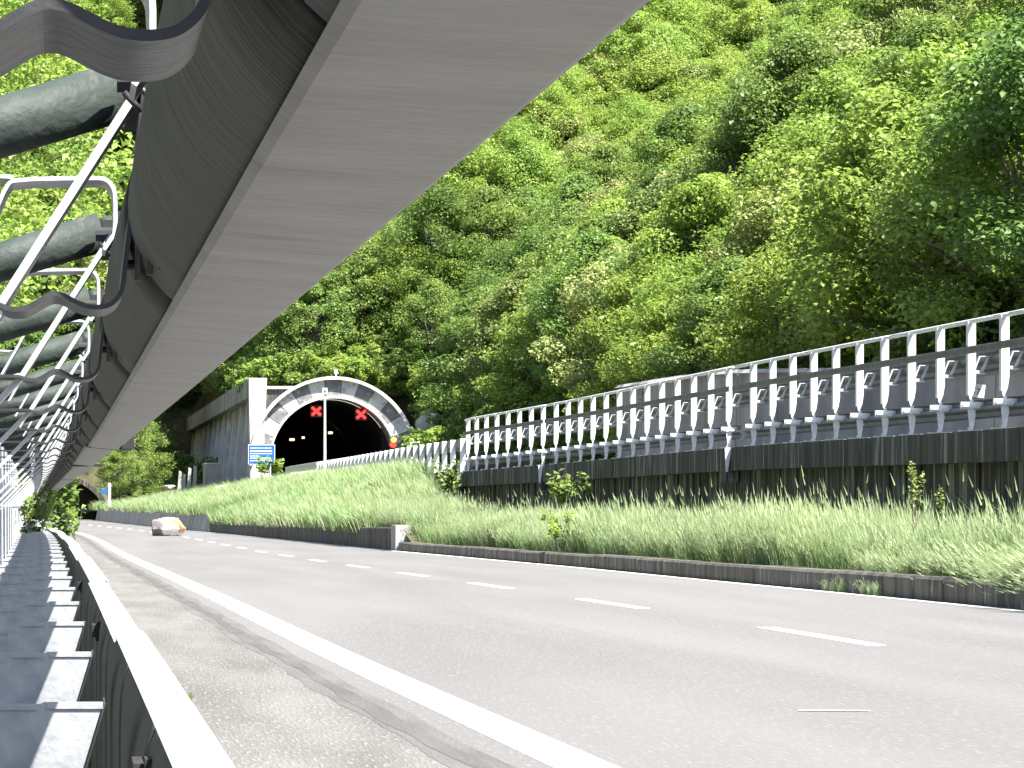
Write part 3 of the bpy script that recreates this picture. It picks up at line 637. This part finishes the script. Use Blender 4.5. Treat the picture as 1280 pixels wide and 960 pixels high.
def make_tree(seed, H, Wd, kind, nclump, nleaf, lsize, low=.10):
    r = np.random.default_rng(seed); rr = random.Random(seed)
    C = []; N = []; tb = MB()
    zt = H*.72; lean = (rr.uniform(-.5, .5), rr.uniform(-.5, .5))
    tb.bar((0, 0, -1), (lean[0]*.5, lean[1]*.5, zt*.5), H*.018, 7, H*.012); tb.bar((lean[0]*.5, lean[1]*.5, zt*.5), (lean[0], lean[1], zt), H*.012, 6, H*.004)
    for c in range(nclump):
        t = rr.random()**.8; z = H*(low+(.97-low)*t); prof = math.sin(math.pi*min(1, (t*.86+.16)))**.6
        ang = rr.uniform(0, 2*math.pi); rad = Wd*.5*prof*(.35+.65*math.sqrt(rr.random()))
        cx, cy = rad*math.cos(ang)+lean[0]*t, rad*math.sin(ang)+lean[1]*t
        cs = Wd*rr.uniform(.07, .14); k = int(nleaf/nclump*rr.uniform(.6, 1.4))
        p = r.normal(0, 1, (k, 3)); p /= np.linalg.norm(p, axis=1)[:, None]; q = p*(r.random((k, 1))**.3)
        pts = np.array([cx, cy, z])+q*np.array([cs*1.25, cs*1.25, cs*.75])
        C.append(pts); nn = p*.55+np.array([0, -.12, .9]); N.append(nn)
        if rr.random() < .45: tb.bar((lean[0]*.6*t, lean[1]*.6*t, z*.6), (cx, cy, z), H*.006, 5, H*.002, cap=False)
        # sprays that stick out past the crown
        if rr.random() < .5:
            k = 10; o = np.array([math.cos(ang), math.sin(ang), rr.uniform(.0, .8)]); tt = np.linspace(.3, 1.6, k)[:, None]
            C.append(np.array([cx, cy, z])+o*cs*tt+r.normal(0, .05, (k, 3))); N.append(np.tile(np.array([0, 0, 1.]), (k, 1)))
    me = leaf_mesh('crown', np.concatenate(C), np.concatenate(N), lsize, 0, LEAF[kind], seed=seed)
    tm = bpy.data.meshes.new('trunk'); tm.from_pydata(tb.v, [], tb.f); tm.materials.append(M_BARK)
    return me, tm
kinds = ['yellow', 'mid', 'deep', 'pale', 'dull', 'yellow', 'mid', 'deep']
V = []
for i, kd in enumerate(kinds):
    V.append((kd,)+make_tree(100+i, [8.5, 9.5, 9, 8, 7.5, 7, 8, 10.5][i], [7, 7.4, 7, 6.6, 6, 6, 6.5, 7.6][i], kd, [92, 100, 96, 84, 66, 80, 88, 106][i], 22000, .175))
words_ = {'yellow': 'bright yellow-green leafy tree', 'mid': 'mid-green broadleaf tree', 'deep': 'dark green broadleaf tree', 'pale': 'pale silvery-green tree', 'dull': 'thin olive-green tree'}
def plant_tree(v, x, y, z, s, rz, label, group):
    t = thing(v[0].replace('yellow', 'bright').replace('dull', 'olive').replace('mid', 'green').replace('deep', 'dark')+'_tree', label, 'tree', (x, y, z), group, rz); t.scale = (s, s, s*random.uniform(.9, 1.12))
    put('crown', v[1], t); put('trunk', v[2], t); return t
# hillside trees: nearest ones single, the rest one far-off wood
cands = []
def px(x, y, z): return 78+3700*x/y, 626-3700*z/y
yy = 62.0
while yy < 460:
    sp = 3.5+yy*.006
    xx = 25.5
    while xx < 170:
        x = xx+random.uniform(-1.6, 1.6); y = yy+random.uniform(-1.6, 1.6); z = ground_z(x, y)
        u, w_ = px(x, y, z+3)
        if -200 < u < 1500 and -350 < w_ < 720 and not (y < 207 and px(x-3.3, y, 0)[0] < 532): cands.append((x, y, z))
        xx += sp
    yy += sp
for _ in range(800):
    x = random.uniform(-60, 23.5); y = random.uniform(252, 470)
    z = ground_z(x, y)
    if px(x+3.5, y, 0)[0] > 228 and x < 14.5 and y < 312: continue
    u, w_ = px(x, y, z+3)
    if -60 < u < 1500 and -250 < w_ < 720: cands.append((x, y, z))
for _ in range(560):
    x = random.uniform(17.6, 70); y = 212+110*random.random()**1.3; cands.append((x, y, ground_z(x, y)))
cands.sort(key=lambda c: c[1]+.3*abs(c[0]-30)+(1000 if px(*c)[0] > 1310 or px(*c)[0] < 200 or px(c[0], c[1], c[2]+8)[1] > 640 or px(c[0], c[1], c[2]+2)[1] < 0 else 0))
ORD = ['leftmost', 'second from left', 'third from left', 'fourth from left', 'fifth from left', 'sixth from left', 'seventh from left', 'eighth from left', 'ninth from left', 'tenth from left', 'eleventh from left', 'twelfth from left', 'thirteenth from left', 'fourteenth from left', 'fifteenth from left', 'sixteenth from left', 'seventeenth from left', 'eighteenth from left', 'nineteenth from left', 'twentieth from left', 'twenty-first from left', 'twenty-second from left', 'twenty-third from left', 'twenty-fourth from left', 'twenty-fifth from left']
def where(x, y):
    u, w_ = px(x, y, ground_z(x, y)+4)
    a = 'over the tunnel arch' if u < 560 else 'over left guardrail stretch' if u < 640 else 'over left-middle guardrail stretch' if u < 740 else 'over the guardrail middle' if u < 850 else 'over right-middle guardrail stretch' if u < 960 else 'near right guardrail end' if u < 1080 else 'at the right photo edge'
    hgt = 'in the first row' if x < 28 and y < 200 else 'low on slope' if w_ > 380 else 'halfway up slope' if w_ > 180 else 'high on slope'
    return a, hgt
def pick(x, y):
    n_ = math.sin(x*.11+y*.043)+math.sin(x*.05-y*.09+2)+random.uniform(-1.1, 1.1)
    if random.random() < .10: return 3
    if random.random() < .03: return 4
    return random.choice([0, 5, 0]) if n_ > .0 else random.choice([1, 6, 0]) if n_ > -1.1 else random.choice([2, 7, 1])
single = cands[:270]; rest = cands[270:]
groups_ = {}
for x, y, z in single:
    k = pick(x, y); a, hgt = where(x, y); lab = '%s %s %s' % (words_[V[k][0]], hgt, a)
    t = plant_tree(V[k], x, y, z-.3, random.uniform(.75, 1.2), random.uniform(0, 6.28), lab, 'trees on the hillside')
    groups_.setdefault(lab, []).append((px(x, y, z)[0], t))
for lab, L in groups_.items():
    if len(L) > 1:
        L.sort(key=lambda q: q[0])
        for i, (u, t) in enumerate(L): t['label'] = lab+', '+(ORD[min(i, 24)] if i < len(L)-1 else 'rightmost')
protoC = bpy.data.collections.new('wood_prototypes')
def gn_scatter(name, pts, rots, scls, idx, protos_, label, m=None):
    c = bpy.data.collections.new(name+'_set')
    for i, me in enumerate(protos_):
        o = bpy.data.objects.new('%s_piece_%02d' % (name, i), me); c.objects.link(o)
    me = bpy.data.meshes.new(name); me.from_pydata([tuple(p) for p in pts], [], [])
    for nm, ty, data in (('rot', 'FLOAT_VECTOR', np.array(rots, float)), ('scl', 'FLOAT_VECTOR', np.array(scls, float))):
        at = me.attributes.new(nm, ty, 'POINT'); at.data.foreach_set('vector', data.ravel())
    at = me.attributes.new('idx', 'INT', 'POINT'); at.data.foreach_set('value', np.array(idx, dtype=np.int32))
    o = put(name, me); ng = bpy.data.node_groups.new(name+'_nodes', 'GeometryNodeTree')
    ng.interface.new_socket('Geometry', in_out='INPUT', socket_type='NodeSocketGeometry'); ng.interface.new_socket('Geometry', in_out='OUTPUT', socket_type='NodeSocketGeometry')
    n = ng.nodes; l = ng.links; gi = n.new('NodeGroupInput'); go = n.new('NodeGroupOutput')
    ip = n.new('GeometryNodeInstanceOnPoints'); ci = n.new('GeometryNodeCollectionInfo'); ci.inputs['Collection'].default_value = c
    ci.inputs['Separate Children'].default_value = True; ci.inputs['Reset Children'].default_value = True
    def na(nm, ty):
        q = n.new('GeometryNodeInputNamedAttribute'); q.data_type = ty; q.inputs['Name'].default_value = nm
        return [s for s in q.outputs if s.enabled and s.name == 'Attribute'][0]
    l.new(gi.outputs[0], ip.inputs['Points']); l.new(ci.outputs[0], ip.inputs['Instance']); ip.inputs['Pick Instance'].default_value = True
    l.new(na('idx', 'INT'), ip.inputs['Instance Index']); l.new(na('scl', 'FLOAT_VECTOR'), ip.inputs['Scale'])
    er = n.new('FunctionNodeEulerToRotation'); l.new(na('rot', 'FLOAT_VECTOR'), er.inputs[0]); l.new(er.outputs[0], ip.inputs['Rotation'])
    l.new(ip.outputs[0], go.inputs[0]); md = o.modifiers.new('scatter', 'NODES'); md.node_group = ng
    if label: tag(o, label, None, None, 'stuff')
    return o
pts = []; rots = []; scl = []; idx = []
for x, y, z in rest:
    k = pick(x, y); pts.append((x, y, z-.3)); rots.append((0, 0, random.uniform(0, 6.28))); s = random.uniform(.75, 1.25); scl.append((s, s, s*random.uniform(.9, 1.15))); idx.append(k)
gn_scatter('wood', pts, rots, scl, idx, [v[1] for v in V], 'dense spring-green broadleaf wood covering the upper mountainside')
# undergrowth along the foot of the slope
ub_, us_ = make_tree(300, 2.2, 2.6, 'deep', 16, 1500, .17, low=.05)
ub3, us3 = make_tree(302, 1.9, 2.6, 'yellow', 16, 1500, .17, low=.05)
ub2, us2 = make_tree(301, 1.8, 2.4, 'mid', 14, 1300, .16, low=.05)
pts = []; rots = []; scl = []; idx = []
for _ in range(1500):
    y = random.uniform(28, 300); x = 22.2+abs(random.gauss(0, 1))*14; z = ground_z(x, y)
    if y > 205 and x < 26: z = ground_z(x, max(y, 210))
    pts.append((x, y, z-.2)); rots.append((0, 0, random.uniform(0, 6.28))); s = random.uniform(.6, 1.4); scl.append((s, s, s)); idx.append(random.choice([0, 0, 1]))
for _ in range(70):
    y = random.uniform(199, 212); x = random.uniform(25.6, 34); pts.append((x, y, ground_z(x, y)-.2)); rots.append((0, 0, random.uniform(0, 6.28))); s = random.uniform(1.2, 2.2); scl.append((s, s, s)); idx.append(1)
for _ in range(160):
    y = random.uniform(210.5, 216); x = random.uniform(14.5, 27); pts.append((x, y, ground_z(x, y)-.2)); rots.append((0, 0, random.uniform(0, 6.28))); s = random.uniform(.5, 1.5); scl.append((s, s, s)); idx.append(random.choice([1, 2]))
for _ in range(500):
    y = random.uniform(60, 300); x = random.uniform(24, 60); pts.append((x, y, ground_z(x, y)-.2)); rots.append((0, 0, random.uniform(0, 6.28))); s = random.uniform(1, 2); scl.append((s, s, s)); idx.append(random.choice([1, 2, 2]))
for _ in range(60):
    y = random.uniform(208.6, 211.5); x = random.uniform(17, 28); pts.append((x, y, 7.3)); rots.append((0, 0, random.uniform(0, 6.28))); s = random.uniform(1.0, 1.9); scl.append((s, s, s)); idx.append(random.choice([1, 2, 2]))
for _ in range(420):
    y = random.uniform(209.5, 304); x = random.uniform(14.6, 19); pts.append((x, y, ground_z(x, y)-.3)); rots.append((0, 0, random.uniform(0, 6.28))); s = random.uniform(.9, 1.7); scl.append((s, s, s)); idx.append(random.choice([1, 2]))
for _ in range(420):
    y = random.uniform(247, 275); x = random.uniform(-8, 12); pts.append((x, y, max(ground_z(x, y), 3.6 if x < 4 else -9)-.3)); rots.append((0, 0, random.uniform(0, 6.28))); s = random.uniform(1, 2); scl.append((s, s, s)); idx.append(random.choice([0, 1, 0]))
gn_scatter('undergrowth', pts, rots, scl, idx, [ub_, ub2, ub3], 'dark tangled undergrowth filling the foot of the wooded slope')

# trees beyond the near guardrail on the left
LV = [('yellow',)+make_tree(400, 11, 6, 'yellow', 60, 24000, .10, low=.46), ('mid',)+make_tree(401, 11.5, 6, 'mid', 60, 22000, .11, low=.42)]
for i, (x, y, k, s, lab) in enumerate(((-1.9, 34, 0, 1.0, 'bright leafy tree seen between the nearest struts of the guardrail'), (-5.2, 40, 1, 1.1, 'green tree behind the bright one beyond the left guardrail'),
        (-2.6, 52, 0, 1.15, 'bright leafy tree further along behind the guardrail struts'), (-4.5, 66, 1, 1.25, 'darker leafy tree far along the left verge'), (-7.5, 90, 0, 1.3, 'tall tree beside the bend on the left verge'), (-6, 120, 1, 1.4, 'farthest tall tree at the left of the bend'),
        (-9, 150, 1, 1.5, 'tall dark tree left of the distant tunnel mouth'))):
    plant_tree(LV[k], x, y, -3.0, s, i*1.3, lab, 'trees on the left bank')
# trees between the two tunnels
for i, (u, y, k, s, zz, lab) in enumerate(((150, 226, 6, .55, 0.4, 'small bright green tree right of the distant tunnel mouth'), (170, 238, 1, .7, .6, 'green tree left of the gallery wall'), (178, 272, 7, .8, .8, 'dark tree left of the gallery wall'),
        (214, 322, 2, 1.1, 9, 'dark tree touching the far end of the gallery wall'), (160, 268, 2, 1.0, .8, 'dark green tree above the distant tunnel'), (192, 312, 7, 1.1, 6, 'dark tree behind the far gallery end'), (142, 250, 0, .8, 1.0, 'yellow-green tree above the right rib of the distant tunnel'), (228, 318, 2, 1.3, 8, 'dark tree rising over the far gallery corner'))):
    plant_tree(V[k], (u-78)*y/3700, y, zz-.5, s, i*1.7, lab, 'trees between the tunnels')

# ------------------------------------------------------------------ grass
def tuft(seed, n, H, lean, wid, m, head=False, spread=.16):
    r = random.Random(seed); vs = []; fs = []
    for i in range(n):
        a = r.uniform(0, 6.28); q = spread*math.sqrt(r.random()); x, y = q*math.cos(a), q*math.sin(a)
        h = H*r.uniform(.55, 1.1); b = r.uniform(0, 6.28); dx = math.cos(b)*r.uniform(.05, .45)*h+lean[0]*h; dy = math.sin(b)*r.uniform(.05, .45)*h+lean[1]*h
        c = r.uniform(0, math.pi); wx, wy = math.cos(c)*wid, math.sin(c)*wid; o = len(vs)
        drop = r.uniform(.0, .34)*h
        vs += [(x-wx, y-wy, 0), (x+wx, y+wy, 0), (x+dx*.35+wx*.8, y+dy*.35+wy*.8, h*.6), (x+dx*.35-wx*.8, y+dy*.35-wy*.8, h*.6), (x+dx, y+dy, h-drop)]
        fs += [(o, o+1, o+2, o+3), (o+3, o+2, o+4)]
        if head and r.random() < .35:
            o = len(vs); e = (x+dx, y+dy, h-drop); vs += [(e[0]-.006, e[1], e[2]-.04), (e[0]+.008, e[1], e[2]-.03), (e[0]+dx*.10, e[1]+dy*.1, e[2]+.07)]; fs.append((o, o+1, o+2))
    me = bpy.data.meshes.new('tuft'); me.from_pydata(vs, [], fs); me.materials.append(m); return me
T = [tuft(1, 80, .54, (-.22, -.05), .0036, M_GRASS), tuft(2, 80, .60, (-.30, 0), .0036, M_GRASSY, True), tuft(3, 50, .45, (-.1, .1), .006, M_GRASS), tuft(4, 24, .80, (-.18, 0), .0035, M_GRASSY, True), tuft(5, 70, .5, (-.3, -.1), .008, M_GRASS, spread=.3), tuft(6, 60, .55, (-.2, .05), .008, M_GRASSY, spread=.3)]
pts = []; rots = []; scl = []; idx = []
def vadd(d, t, k, s):
    x = kxr(d)*(1-t)+vedge(d)*t; pts.append((x, d, verge_z(d, t)-.03)); rots.append((random.uniform(-.15, .15), random.uniform(-.2, .1), random.uniform(-.5, .5))); scl.append((s, s, s*random.uniform(.9, 1.4))); idx.append(k)
for _ in range(9500):
    d = 21+66*random.random()**.9; t = .10+.87*random.random()
    nn = math.sin(d*.8+t*3)+math.sin(d*.31+1)
    k = random.choice([1, 1, 0]) if nn > .2 else random.choice([0, 2, 0, 1])
    vadd(d, t, k, random.uniform(.65, 1.12)*(1+.12*math.sin(d*.5))*(1 if t < .6 else 1-.45*(t-.6)))
for _ in range(230):
    d = random.uniform(22, 84); vadd(d, random.uniform(.55, .97), 3, random.uniform(.9, 1.3))
for _ in range(430):    # overhang at the kerb
    d = 21+13*random.random(); f = max(0, min(1, (33-d)/5)); vadd(d, random.uniform(.03, .12), random.choice([0, 1]), random.uniform(.6, .95)*(.55+.45*f)); rots[-1] = (random.uniform(-.4, .3), -random.uniform(.1, .4)-random.uniform(.2, .75)*f, random.uniform(-.5, .5))
for _ in range(11000):
    d = 84+165*random.random()**1.25; t = random.uniform(.01, .99)
    vadd(d, t, random.choice([4, 4, 5]) if math.sin(d*.13+t*4)+random.uniform(-1, 1) < .5 else 5, random.uniform(.8, 1.4))
gn_scatter('verge_grass', pts, rots, scl, idx, T, 'tall pale green grass leaning toward the road on the verge')
pts = []; rots = []; scl = []; idx = []
for c in (34.0, 32.6):
    for _ in range(7):
        d = c+random.uniform(-.5, .5); pts.append((kx(d)-.03, d, SURF(d))); rots.append((0, 0, random.uniform(0, 6))); s = random.uniform(.15, .42); scl.append((s, s, s*.8)); idx.append(1)
for d in (28.2, 28.6): 
    pts.append((x_right(d)*0+.62, 14.6, ROAD+.01)); rots.append((0, 0, d)); scl.append((.14, .14, .14)); idx.append(2)
gn_scatter('kerb_weeds', pts, rots, scl, idx, T, 'small green weeds growing at the foot of the kerb and shoulder')

# ------------------------------------------------------------------ shrubs and broad-leaved plants
def plant(name, label, cat, x, y, z, n, H, Wd, ls, kind, seed, nst=7):
    r = np.random.default_rng(seed); rr = random.Random(seed); sb = MB(); C = []; N = []
    for i in range(nst):
        a = rr.uniform(0, 6.28); e = (Wd*.5*math.cos(a)*rr.uniform(.3, 1), Wd*.3*math.sin(a), H*rr.uniform(.6, 1))
        sb.bar((0, 0, -.1), e, .010 if name != 'creeper' else .004, 5, .002)
        k = n//nst; t = r.uniform(.45 if name != 'creeper' else .1, 1.05, (k, 1)); C.append(np.array(e)*t+r.normal(0, Wd*.07, (k, 3))); N.append(np.tile([0., -.35, .9], (k, 1)))
    o = thing(name, label, cat, (x, y, z)); me = leaf_mesh('leaves', np.concatenate(C), np.concatenate(N), ls, 0, LEAF[kind], jitter=.5, aspect=.8, seed=seed)
    put('leaves', me, o); sb.build('stems', M_BARK, o); return o
def at(u, v, y): return (u-78)*y/3700, y, (626-v)*y/3700
x, y, z = at(703, 640, 66); plant('broadleaf_shrub', 'broad-leaved young shrub standing in the grass against the dark wall', 'shrub', x, y, z, 170, .85, 1.1, .17, 'mid', 21)
x, y, z = at(735, 640, 66.5); plant('broadleaf_shrub', 'small sprig just right of the broad-leaved shrub by the wall', 'shrub', x, y, z, 40, .75, .4, .16, 'mid', 22, 3)
x, y, z = at(700, 685, 55); plant('weed', 'leafy bright weed sticking out of the grass near the kerb', 'plant', x, y, z, 160, .65, .8, .11, 'yellow', 23)
x, y, z = at(560, 632, 83); plant('shrub', 'straggly green and rusty shrub at the end of the dark wall', 'shrub', x, y, z, 420, 1.2, .9, .14, 'dull', 24, 9)
x, y, z = at(328, 600, 176); plant('shrub', 'yellow-green sapling in front of the blue sign', 'shrub', x, y, z, 160, 1.35, .9, .22, 'yellow', 25, 8)
x, y, z = at(345, 598, 176); plant('shrub', 'low bush with yellow leaves right of the blue sign', 'shrub', x, y, z, 120, 1.1, 1.0, .28, 'yellow', 26, 6)
x, y, z = at(1143, 640, 34); plant('tall_weed', 'tall leafy weed standing out of the grass by the wall', 'plant', x, y, z-.3, 320, .85, .22, .045, 'dull', 27, 5)
x, y, z = at(1175, 640, 34.5); plant('tall_weed', 'shorter leafy weed right of the tall one by the wall', 'plant', x, y, z-.3, 200, .66, .18, .04, 'dull', 28, 4)
x, y, z = at(94, 664, 30); plant('creeper', 'bright green plant growing through the far end of the near guardrail', 'plant', x, y, z, 90, .28, .28, .05, 'yellow', 29, 6)
x, y, z = at(45, 690, 34); plant('creeper', 'tangle of climbing leaves over the guardrail posts at far left', 'plant', x, y, z, 420, .95, .75, .075, 'deep', 30, 12)
x, y, z = at(35, 650, 27); plant('creeper', 'bright creeper leaves between the guardrail posts', 'plant', x, y, z, 60, .45, .4, .06, 'yellow', 31, 5)
x, y, z = at(78, 690, 42); plant('creeper', 'dark climbing foliage wrapped round the guardrail at the bend', 'plant', x, y, z, 600, 1.5, .8, .09, 'deep', 32, 12)
